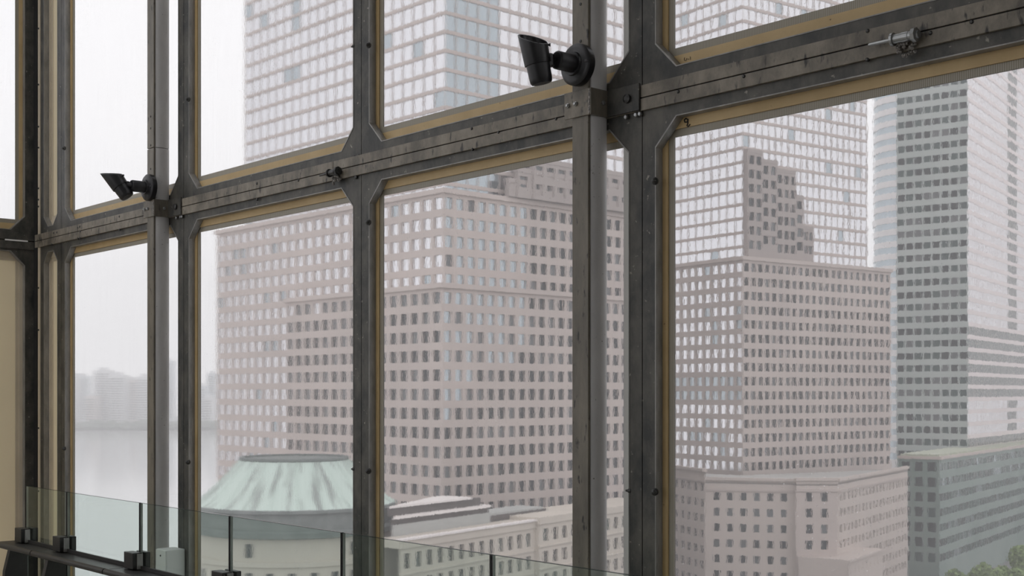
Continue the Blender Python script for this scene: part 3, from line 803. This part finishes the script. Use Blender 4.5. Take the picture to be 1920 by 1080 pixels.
# ---- pink stepped tower behind the middle bays
xv1 = -1200; xv2 = 960 + F * F / (960 - xv1)
dl, dr = vdir(xv1), vdir(xv2)
pc = P(829, 245)
A = Tower('office_tower', 'pinkish stone office tower with stepped setbacks behind the middle bays', 'tower', (pc.x, pc.y, GZ), 'towers outside')
FH = 3.8
p3 = pc; p1 = pc + dl * 2.0 + dr * 2.0; p0 = pc + dl * 4.0 + dr * 4.0
l3, l1, l0 = reach(p3, dl, 536), reach(p1, dl, 407), reach(p0, dl, 459)
rr = reach(p3, dr, 1195)
zt3 = Zp(568, depth(p3 + dl * l3)); zt1 = Zp(434, depth(p1 + dl * l1)); zt0 = 150.0
zt1 = zt3 + round((zt1 - zt3) / FH) * FH
pit = 3.5; pitr = 2.9
def rmat(i, j, nx, u, z):
    # right face: blue or dark panes by area stand in for reflections
    px = pix(p3 + dr * u)
    return px
def a3l(i, j, nx, u, z):
    if j == 0: return 'pane_mid' if R() < .6 else 'pane_silver'
    return 'pane_dark' if R() < .62 else 'pane_mid'
def a3r(i, j, nx, u, z):  # dark panes follow the outline of a reflected building
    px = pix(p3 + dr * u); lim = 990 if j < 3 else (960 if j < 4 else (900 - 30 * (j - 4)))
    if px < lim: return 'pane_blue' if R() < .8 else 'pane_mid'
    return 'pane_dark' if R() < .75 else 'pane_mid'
g3l = dict(pitch=pit, fh=FH, wx=.56, wz=.60, paneF=a3l, zmin=-27)
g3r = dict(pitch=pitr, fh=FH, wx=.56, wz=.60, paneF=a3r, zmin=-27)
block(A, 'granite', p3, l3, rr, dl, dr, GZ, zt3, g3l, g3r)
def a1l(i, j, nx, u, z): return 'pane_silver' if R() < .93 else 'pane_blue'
def a1r(i, j, nx, u, z):  # blue and dark areas imitate what the glass reflects
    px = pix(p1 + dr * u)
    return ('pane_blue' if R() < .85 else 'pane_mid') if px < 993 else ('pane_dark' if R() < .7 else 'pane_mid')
g1l = dict(pitch=pit, fh=FH, wx=.66, wz=.62, paneF=a1l, zmin=-27)
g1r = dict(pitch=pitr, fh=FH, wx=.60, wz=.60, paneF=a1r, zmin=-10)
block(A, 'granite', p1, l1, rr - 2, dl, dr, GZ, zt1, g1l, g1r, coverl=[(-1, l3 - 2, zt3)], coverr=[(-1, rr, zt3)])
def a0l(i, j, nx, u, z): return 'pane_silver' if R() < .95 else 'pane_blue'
def a0r(i, j, nx, u, z):  # bluish area near the corner imitates a reflection
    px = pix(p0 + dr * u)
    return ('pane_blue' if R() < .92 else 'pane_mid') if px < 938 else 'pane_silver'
g0l = dict(pitch=pit, fh=FH, wx=.955, wz=.81, paneF=a0l, rec=.2, zmin=10)
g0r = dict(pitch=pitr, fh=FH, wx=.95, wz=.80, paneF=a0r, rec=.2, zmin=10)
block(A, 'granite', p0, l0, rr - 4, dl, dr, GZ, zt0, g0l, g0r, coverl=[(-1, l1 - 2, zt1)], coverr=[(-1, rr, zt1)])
# stepped dark blocks on the right face, shaped after a neighbouring tower's reflection
for (pxa, ytop) in ((948, 342), (962, 322), (990, 303)):
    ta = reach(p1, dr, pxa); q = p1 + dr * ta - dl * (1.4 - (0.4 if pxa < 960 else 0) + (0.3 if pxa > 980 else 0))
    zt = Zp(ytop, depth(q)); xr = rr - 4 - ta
    block(A, 'granite_reflection', q, 1.2, xr, dl, dr, zt1 + 1.0, zt, dict(pitch=pit, fh=FH, wx=.5, wz=.6, paneF=lambda *a: None), dict(pitch=pit, fh=FH, wx=.60, wz=.60, paneF=pick(pane_dark=7, pane_mid=3)), cop=.1, copm='granite_reflection')
A.finish()

# ---- second stone tower in the right bay
xv1 = -700; xv2 = 960 + F * F / (960 - xv1)
dl, dr = vdir(xv1), vdir(xv2)
pc = P(1393, 335)
B = Tower('office_tower', 'pinkish stone office tower with a broad lower block in the right bay', 'tower', (pc.x, pc.y, GZ), 'towers outside')
p2 = pc; p0 = pc + dl * 3.0 + dr * 3.0
l2 = reach(p2, dl, 1222); r2 = reach(p2, dr, 1670); r0 = reach(p0, dr, 1626); l0 = reach(p0, dl, 1222)
zt2 = Zp(487, 335); FB = 3.82; pitb = 2.62
def b2l(i, j, nx, u, z):  # pane tone by storey stands in for reflections
    if j in (8, 9): return 'pane_blue'
    return 'pane_silver' if R() < .9 else 'pane_blue'
def b2r(i, j, nx, u, z):  # paler stepped area imitates a change in the reflection
    if j < 3 and i > 12 - 2 * j: return 'pane_mid'
    return 'pane_dark' if R() < .7 else 'pane_mid'
block(B, 'granite', p2, l2, r2, dl, dr, GZ, zt2, dict(pitch=pitb * 1.18, fh=FB, wx=.68, wz=.62, paneF=b2l, zmin=-30), dict(pitch=pitb, fh=FB, wx=.56, wz=.58, paneF=b2r, zmin=-30))
block(B, 'granite', p0, l0, r0, dl, dr, GZ, 175.0, dict(pitch=pitb * 1.18, fh=FB, wx=.95, wz=.79, paneF=lambda *a: 'pane_silver' if R() < .97 else 'pane_blue', rec=.2, zmin=zt2), dict(pitch=pitb, fh=FB, wx=.945, wz=.79, paneF=lambda *a: 'pane_silver' if R() < .97 else 'pane_blue', rec=.2, zmin=zt2))
for k, (pxb, ytop) in enumerate(((1430, 289), (1458, 308), (1493, 326), (1508, 372), (1525, 430))):  # dark stepped blocks stand in for another tower's reflection in the glass
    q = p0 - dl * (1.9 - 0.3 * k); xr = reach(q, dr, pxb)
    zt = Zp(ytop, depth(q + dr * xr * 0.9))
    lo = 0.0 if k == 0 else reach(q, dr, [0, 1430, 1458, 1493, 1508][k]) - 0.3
    block(B, 'granite_reflection', q + dr * lo, 1.6, xr - lo, dl, dr, zt2 + 1.0, zt, dict(pitch=pitb, fh=FB, wx=.5, wz=.6, paneF=lambda *a: None), dict(pitch=pitb, fh=FB, wx=.60, wz=.60, paneF=pick(pane_dark=6, pane_mid=4)), cop=.08, copm='granite_reflection')
B.finish()

# ---- glass tower at the right
xv1 = -2400; xv2 = 960 + F * F / (960 - xv1)
dl, dr = vdir(xv1), vdir(xv2)
pc = P(1815, 430)
G = Tower('glass_tower', 'green-grey glass tower with a rounded white banded side at far right', 'tower', (pc.x, pc.y, GZ), 'towers outside')
FG = 4.3
lf = reach(pc, dl, 1681)
nl, nr = -dr, -dl
T0 = 150.0
def gl_(i, j, nx, u, z):
    # a few storeys with the blinds down
    if (j * 7919) % 13 in (3,): return 'pane_mid' if i > 2 else 'pane_green'
    return ('pane_dark' if R() < .4 else 'pane_green') if R() < .85 else 'pane_mid'
G.facade('tower_grey', pc, dl, nl, lf, GZ, T0, 3.0, FG, .80, .52, gl_, rec=.25, zmin=-22)
rg = reach(pc, dr, 2080)
def gr_(i, j, nx, u, z):
    px = pix(pc + dr * u)
    if 1888 < px < 1906: return 'pane_green'
    return 'pane_silver' if z > 24 or z < -2 and z > -14 else 'pane_green'
G.facade('tower_pink', pc, dr, nr, rg, GZ, T0, 2.9, FG, .93, .66, gr_, rec=.12, zmin=-22)
a = pc + dl * lf; e = a + dr * rg; c = pc + dr * rg
# rounded side: quarter drum in bands
cen = a + dr * 17.0
arc = []
for k in range(15):
    q = math.radians(90 * k / 14)
    arc.append(cen - dr * (17.0 * math.cos(q)) + dl * (13.0 * math.sin(q)))
w = G.mb('tower_white'); w2 = G.mb('pane_blue')
z = -24.0
while z < T0:
    for k in range(14):
        p, q = arc[k], arc[k + 1]
        w.face([(p.x, p.y, z), (q.x, q.y, z), (q.x, q.y, z + FG * .5), (p.x, p.y, z + FG * .5)])
        pi, qi = cen + (p - cen) * .985, cen + (q - cen) * .985
        w.face([(p.x, p.y, z + FG * .5), (q.x, q.y, z + FG * .5), (qi.x, qi.y, z + FG * .5), (pi.x, pi.y, z + FG * .5)])
        w.face([(pi.x, pi.y, z + FG), (qi.x, qi.y, z + FG), (q.x, q.y, z + FG), (p.x, p.y, z + FG)])
        w2.face([(pi.x, pi.y, z + FG * .5), (qi.x, qi.y, z + FG * .5), (qi.x, qi.y, z + FG), (pi.x, pi.y, z + FG)])
    z += FG
f_ = arc[-1]
w.face([(f_.x, f_.y, GZ), (f_.x + dr.x * 30, f_.y + dr.y * 30, GZ), (f_.x + dr.x * 30, f_.y + dr.y * 30, T0), (f_.x, f_.y, T0)])
w.face([(e.x, e.y, GZ), (c.x, c.y, GZ), (c.x, c.y, T0), (e.x, e.y, T0)])
for k in range(14):
    p, q = arc[k], arc[k + 1]
    w.face([(p.x, p.y, GZ), (q.x, q.y, GZ), (q.x, q.y, -24), (p.x, p.y, -24)])
G.slab('roof_gravel', [pc, c, e, arc[-1] + dr * 20] + arc[::-1], T0, T0 + 1)
# podium with a planted roof
pp = P(1762, 380)
lp = reach(pp, dl, 1684); rp = reach(pp, dr, 2150)
ztp = Zp(862, 380)
G.facade('tower_green', pp, dl, nl, lp, GZ, ztp, 3.4, 4.6, .62, .62, pick(pane_dark=6, pane_green=3), rec=.3, zmin=GZ + 4, margin=.5)
G.facade('tower_green', pp, dr, nr, rp, GZ, ztp, 3.2, 4.6, .84, .50, pick(pane_green=5, pane_dark=4, pane_blue=1), rec=.15, zmin=GZ + 4)
pa, pcc = pp + dl * lp, pp + dr * rp
G.slab('granite_pale', [pp - dl * .4 - dr * .4, pp - dl * .4 + dr * rp, pp + dl * lp + dr * rp, pp + dl * lp - dr * .4][::-1], ztp, ztp + .9)
G.slab('green_roof', [pp + dl * .5 + dr * .5, pp + dl * .5 + dr * (rp - 1), pp + dl * (lp - .5) + dr * (rp - 1), pp + dl * (lp - .5) + dr * .5][::-1], ztp + .9, ztp + 1.5)
w = G.mb('tower_green'); pe = pa + dr * rp
w.face([(pa.x, pa.y, GZ), (pe.x, pe.y, GZ), (pe.x, pe.y, ztp), (pa.x, pa.y, ztp)])
G.finish()

# ---- low stone building in front of the second tower
Lw = Tower('low_office_block', 'low pinkish stone block with angled wings at the foot of the right tower', 'building', (*P(1450, 300), GZ), 'low buildings outside')
pts = [P(1218, 335), P(1322, 306), P(1492, 300), P(1492, 297.5), P(1571, 297.5), P(1571, 301), P(1702, 352)]
specs = [(3.3, .45, .52, .0), (3.0, .42, .50, 1.2), None, (3.6, .40, .55, 1.4), None, (3.0, .40, .50, .8)]
zt = Zp(903, 300)
for k in range(6):
    a, c = pts[k], pts[k + 1]; d = (c - a); L = d.length; d.normalize(); n = Vector((d.y, -d.x))
    if n.dot(a) > 0: n = -n
    z1 = zt + (2.0 if k == 0 else 0) + (0.4 if k in (2, 3, 4) else 0)
    if specs[k] is None:
        Lw.mb('granite_pale').face([(a.x, a.y, GZ), (c.x, c.y, GZ), (c.x, c.y, z1), (a.x, a.y, z1)])
    else:
        pi_, wx, wz, mg = specs[k]
        Lw.facade('granite' if k == 3 else 'granite_pale', a, d, n, L, GZ, z1 - 2.0, pi_, 3.8, wx, wz, pick(pane_dark=6, pane_mid=4), rec=.4, zmin=-50, margin=mg)
        Lw.mb('granite_pale').face([(a.x, a.y, z1 - 2), (c.x, c.y, z1 - 2), (c.x, c.y, z1), (a.x, a.y, z1)])
        q = [a + n * .5, c + n * .5, c - n * .5, a - n * .5]
        Lw.slab('granite_pale', q, z1, z1 + .7)
        Lw.slab('granite', [a + n * .25, c + n * .25, c - n * .2, a - n * .2], z1 - 2.6, z1 - 2.1)
bk = [P(1698, 357), P(1393, 329), P(1222, 346)]
Lw.slab('roof_gravel', pts + bk, zt - .8, zt - .4)
# lower annex at the foot of the right wing
q0 = P(1590, 290); q1 = P(1655, 312)
d = (q1 - q0); L = d.length; d.normalize(); n = Vector((d.y, -d.x))
if n.dot(q0) > 0: n = -n
za = Zp(1050, 295)
Lw.facade('granite_pale', q0, d, n, L, GZ, za, 2.8, 3.8, .45, .5, pick(pane_mid=1), rec=.3, zmin=za - 5)
Lw.slab('granite_pale', [q0 - n * .1, q1 - n * .1, q1 - n * 12, q0 - n * 12], GZ, za)
Lw.slab('granite_pale', [q0 + n * .4, q1 + n * .4, q1 - n * 12, q0 - n * 12], za, za + .6)
Lw.finish()

# ---- domed building
dc = P(552, 200)
E = empty('domed_pavilion', (dc.x, dc.y, GZ)); tag(E, 'round stone pavilion under a truncated pale green copper dome', 'building', 'low buildings outside')
def zr(py, D=186.0): return Zp(py, D)
RB = 188 * 200 / F * 1.0
ze = Zp(957, 186)       # front eave
ztop = Zp(866, 193)
b = MB()
prof = []
for k in range(9):
    q = k / 8
    prof.append((RB * (1.0 - 0.46 * q ** 0.85), ze + (ztop - ze) * (q ** 1.05)))
NS = 48
b.lathe((dc.x, dc.y, 0), (0, 0, 1), prof, NS)
b.build('dome', M['copper_dome'], E, loc=(0, 0, ze - GZ), smooth=True)
b = MB(); b.lathe((dc.x, dc.y, 0), (0, 0, 1), [(RB * .53, ztop), (RB * .545, ztop + .1), (RB * .545, ztop + .5), (RB * .50, ztop + .5), (RB * .50, ztop + .2)], NS); b.build('dome_rim', M['copper_band'], E)
for k in range(24):
    q = 2 * math.pi * k / 24
    b = MB(); b.tube([(dc.x + r * math.cos(q), dc.y + r * math.sin(q), z + .04) for r, z in prof], 0.07, 5); b.build('standing_seam', M['copper_dome'], E)
b = MB(); b.lathe((dc.x, dc.y, 0), (0, 0, 1), [(RB * .985, ze - 3.0), (RB * .985, ze - .5), (RB * 1.02, ze - .4), (RB * 1.02, ze + .05), (RB * .99, ze + .1)], NS); b.build('fascia', M['copper_band'], E)
b = MB(); b.lathe((dc.x, dc.y, 0), (0, 0, 1), [(RB * .98, ze - 4.2), (RB * 1.03, ze - 4.0), (RB * 1.035, ze - 3.2), (RB * 1.0, ze - 2.9)], NS); b.build('cornice', M['copper_band'], E)
b = MB(); b.lathe((dc.x, dc.y, 0), (0, 0, 1), [(RB * .97, GZ), (RB * .97, ze - 8.4), (RB * .99, ze - 8.3), (RB * .99, ze - 7.6), (RB * .965, ze - 7.5), (RB * .965, ze - 4.0)], NS); b.build('drum', M['limestone'], E)
for k in range(30):
    q = 2 * math.pi * k / 30 + .05
    for zz_, h in ((ze - 5.9, 2.0), (ze - 10.3, 2.2)):
        if h < 2.1 and k % 5: continue
        r = RB * .972
        inst(get_pane(1.0, h, 'pane_dark'), 'window', (dc.x + r * math.cos(q), dc.y + r * math.sin(q), zz_), E, q + math.pi / 2)

# ---- low stone range right of the dome
xvr = 2600; xvl = 960 - F * F / (xvr - 960)
dr = vdir(xvr); dl = vdir(xvl); nr = -dl
q0 = P(748, 186)
K = Tower('low_stone_range', 'low beige stone range with roof louvres right of the green dome', 'building', (q0.x, q0.y, GZ), 'low buildings outside')
def tpx(px, off=0.0): return reach(q0 + dl * off, dr, px)
def zat(px, py, off=0.0): return Zp(py, depth(q0 + dl * off + dr * tpx(px, off)))
def pl(t0, t1, o0, o1, sk=0.0):
    """plan quad between distances t0..t1 along the street front and o0..o1 behind it; sk cuts the back corner beside the dome"""
    return [q0 + dr * t0 + dl * o0, q0 + dr * t1 + dl * o0, q0 + dr * t1 + dl * o1, q0 + dr * (t0 + sk) + dl * o1]
L1, L2 = tpx(1003), tpx(1230)
zA = zat(900, 992)
K.facade('limestone', q0, dr, nr, L1, GZ, zA - 1.2, 2.6, 3.9, .44, .60, pick(pane_dark=8, pane_green=3), rec=.4, zmin=-47, margin=.6)
K.slab('limestone', pl(0, L1, -.3, 5.4, 1), zA - 1.2, zA)
K.slab('white_roof', pl(0, L1, -.6, .5), zA, zA + .3)
K.slab('limestone', pl(.2, L1, 5.0, 5.5), GZ, zA)
zB = zat(1050, 963)
K.facade('limestone', q0 + dr * L1 - dl * .8, dr, nr, L2 - L1, GZ, zB - 1.2, 2.9, 3.9, .44, .56, pick(pane_dark=8, pane_green=3), rec=.4, zmin=-47, margin=.8)
K.slab('limestone', pl(L1 - .3, L2, -1.1, 9), zB - 1.2, zB)
e0, e1 = q0 + dr * L1 - dl * .8, q0 + dr * L1 + dl * 9
K.mb('limestone').face([(e0.x, e0.y, GZ), (e1.x, e1.y, GZ), (e1.x, e1.y, zB - 1.2), (e0.x, e0.y, zB - 1.2)])
for zz_ in (zA - 5.2, zA - 9.1): K.slab('limestone', pl(0, L1, -.22, 0), zz_, zz_ + .25)
for zz_ in (zB - 5.2, zB - 9.1): K.slab('limestone', pl(L1, L2, -1.02, -.8), zz_, zz_ + .25)
# roof plant: grey wall, two louvre bands, pale copings
o = 4.5
tA = tpx(735, o); tE = tpx(920, o)
y_ = [zat(850, y, o) for y in (985, 970, 960, 955, 941, 937)]
sk = 18
K.slab('grey_metal', pl(tA, tE, o, o + 7, sk), zA - .6, y_[1])
K.slab('louvre', pl(tA, tE - .2, o + .3, o + 6.8, sk), y_[1], y_[2])
K.slab('white_roof', pl(tA, tE, o - .2, o + 6.9, sk), y_[2], y_[3])
K.slab('louvre', pl(tA, tE - 1.5, o + .9, o + 6.6, sk), y_[3], y_[4])
K.slab('white_roof', pl(tA, tE - 4.5, o + .6, o + 6.4, sk), y_[4], y_[5])
tF = tpx(1030, o)
K.slab('limestone', pl(tE + .05, tF + 2, o + .5, o + 9), zA - .6, zat(975, 972, o))
K.slab('louvre', pl(tE + .2, tF, o + .6, o + 6), zat(975, 972, o), zat(975, 961, o))
K.slab('grey_metal', pl(tE + .1, tF - 1, o + .8, o + 6), zat(975, 961, o), zat(975, 957, o))
K.finish()

# ---- far shore
sky_labels = ['pale slab tower on the far shore, leftmost', 'narrow pale tower on the far shore, second from left', 'broad low block on the far shore in the left bay', 'tall pale tower on the far shore in the left bay', 'wide tower with rooftop plant on the far shore', 'brownish block on the far shore by the first column', 'pale block on the far shore behind the first column', 'glassy tower on the far shore behind the first column', 'bluish tower on the far shore left of the stepped tower', 'low block on the far shore left of the stepped tower', 'thin bluish tower on the far shore tucked beside the stepped tower']
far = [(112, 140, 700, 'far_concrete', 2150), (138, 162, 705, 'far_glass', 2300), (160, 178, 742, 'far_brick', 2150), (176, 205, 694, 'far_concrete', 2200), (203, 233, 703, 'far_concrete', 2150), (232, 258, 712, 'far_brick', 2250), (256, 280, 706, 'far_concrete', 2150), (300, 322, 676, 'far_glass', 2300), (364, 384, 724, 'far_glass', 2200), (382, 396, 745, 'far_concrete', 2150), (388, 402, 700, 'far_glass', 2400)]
for k, (xa, xb, yt, m, D) in enumerate(far):
    a = P(xa, D); c = P(xb, D); d = c - a; n = Vector((-d.y, d.x)).normalized() * 30
    if n.dot(a) < 0: n = -n
    t = empty('shore_tower', ((a.x + c.x) / 2, (a.y + c.y) / 2, -60)); tag(t, sky_labels[k], 'tower', 'towers on the far shore')
    zt = Zp(yt, D)
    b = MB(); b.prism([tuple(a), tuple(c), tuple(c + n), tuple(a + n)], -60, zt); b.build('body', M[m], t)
    b = MB(); b.prism([tuple(a + d * .25 + n * .2), tuple(a + d * .7 + n * .2), tuple(a + d * .7 + n * .7), tuple(a + d * .25 + n * .7)], zt, zt + 5); b.build('rooftop_plant', M['far_concrete'], t)
    j = 0; z = zt - 6
    b = MB()
    while z > -45:
        b.prism([tuple(a + d * .06 - n * .02), tuple(a + d * .94 - n * .02), tuple(a + d * .94), tuple(a + d * .06)], z - 1.6, z); z -= 4.2
    o = b.build('window_band', M['pane_mid'], t); o['kind'] = 'stuff'
# the wooded bank
b = MB()
for k in range(260):
    px = -60 + 560 * R(); p = P(px, 2060 + 45 * R()); r = 7 + 6 * R()
    b.lathe((p.x, p.y, -60), (0, 0, 1), [(r * .6, 0), (r, r * .5), (r * .8, r), (r * .3, r * 1.35)], 6)
tag(b.build('bank_trees', M['far_leaf'], loc=(*P(200, 2100), -60)), 'hazy band of trees along the far river bank', 'trees', kind='stuff')
b = MB(); b.prism([tuple(P(-400, 2050)), tuple(P(560, 2050)), tuple(P(560, 3300)), tuple(P(-400, 3300))], -63, -60)
tag(b.build('far_bank', M['asphalt'], loc=(*P(200, 2100), -60)), 'low far bank of the river', 'ground', kind='structure')

# ---- street trees at the lower right
tl = ['leafy street tree in the bottom right corner, nearest the frame edge', 'leafy street tree at bottom right, left of the corner tree', 'leafy street tree at bottom right, at the foot of the glass podium', 'small leafy street tree lowest in the bottom right']
for k, (px, D, yt, r) in enumerate(((1925, 330, 1018, 5.2), (1850, 335, 1046, 4.8), (1790, 342, 1066, 3.8), (1892, 298, 1058, 4.6))):
    p = P(px, D); zt = Zp(yt, D)
    t = empty('street_tree', (p.x, p.y, GZ)); tag(t, tl[k], 'tree', 'street trees at the lower right')
    b = MB(); b.lathe((p.x, p.y, GZ), (0, 0, 1), [(.35, 0), (.28, 3), (.2, zt - GZ - r)], 8); b.build('trunk', M['bark'], t)
    b = MB()
    lobes = [(R() * 6.28, R(), R()) for _ in range(9)]
    for i in range(2600):
        th, rr_, hh = lobes[i % 9]
        c = Vector((math.cos(th) * r * .55 * rr_ ** .5, math.sin(th) * r * .55 * rr_ ** .5, (hh - .5) * r * .9))
        v = Vector((random.gauss(0, 1), random.gauss(0, 1), random.gauss(0, 1))).normalized() * r * .5 * (0.75 + .25 * R())
        q = Vector((p.x, p.y, zt - r * .9)) + c + v
        u = Vector((R() - .5, R() - .5, R() - .5)).normalized(); w_ = u.cross(Vector((R() - .5, R() - .5, R() - .5))).normalized()
        s_ = .35 + .3 * R()
        b.face([q - u * s_, q + w_ * s_ * .6, q + u * s_, q - w_ * s_ * .6])
    o = b.build('foliage', M['leaf'], t); o['kind'] = 'stuff'

# ------------------------------------------------------------------ haze over the river and the city
hz = bpy.data.materials.new('haze'); hz.use_nodes = True
t_ = hz.node_tree; t_.nodes.clear()
ho = t_.nodes.new('ShaderNodeOutputMaterial'); vs_ = t_.nodes.new('ShaderNodeVolumeScatter')
vs_.inputs['Color'].default_value = (0.97, 0.97, 0.98, 1); vs_.inputs['Density'].default_value = 0.00036; vs_.inputs['Anisotropy'].default_value = 0.0
t_.links.new(vs_.outputs[0], ho.inputs['Volume'])
b = MB(); b.box(-4200, 900, 12, 3600, -60.9, 420)
h = b.build('haze', hz, loc=(-500, 500, 0)); tag(h, 'thin white haze hanging over the river and the city', 'haze', kind='stuff')
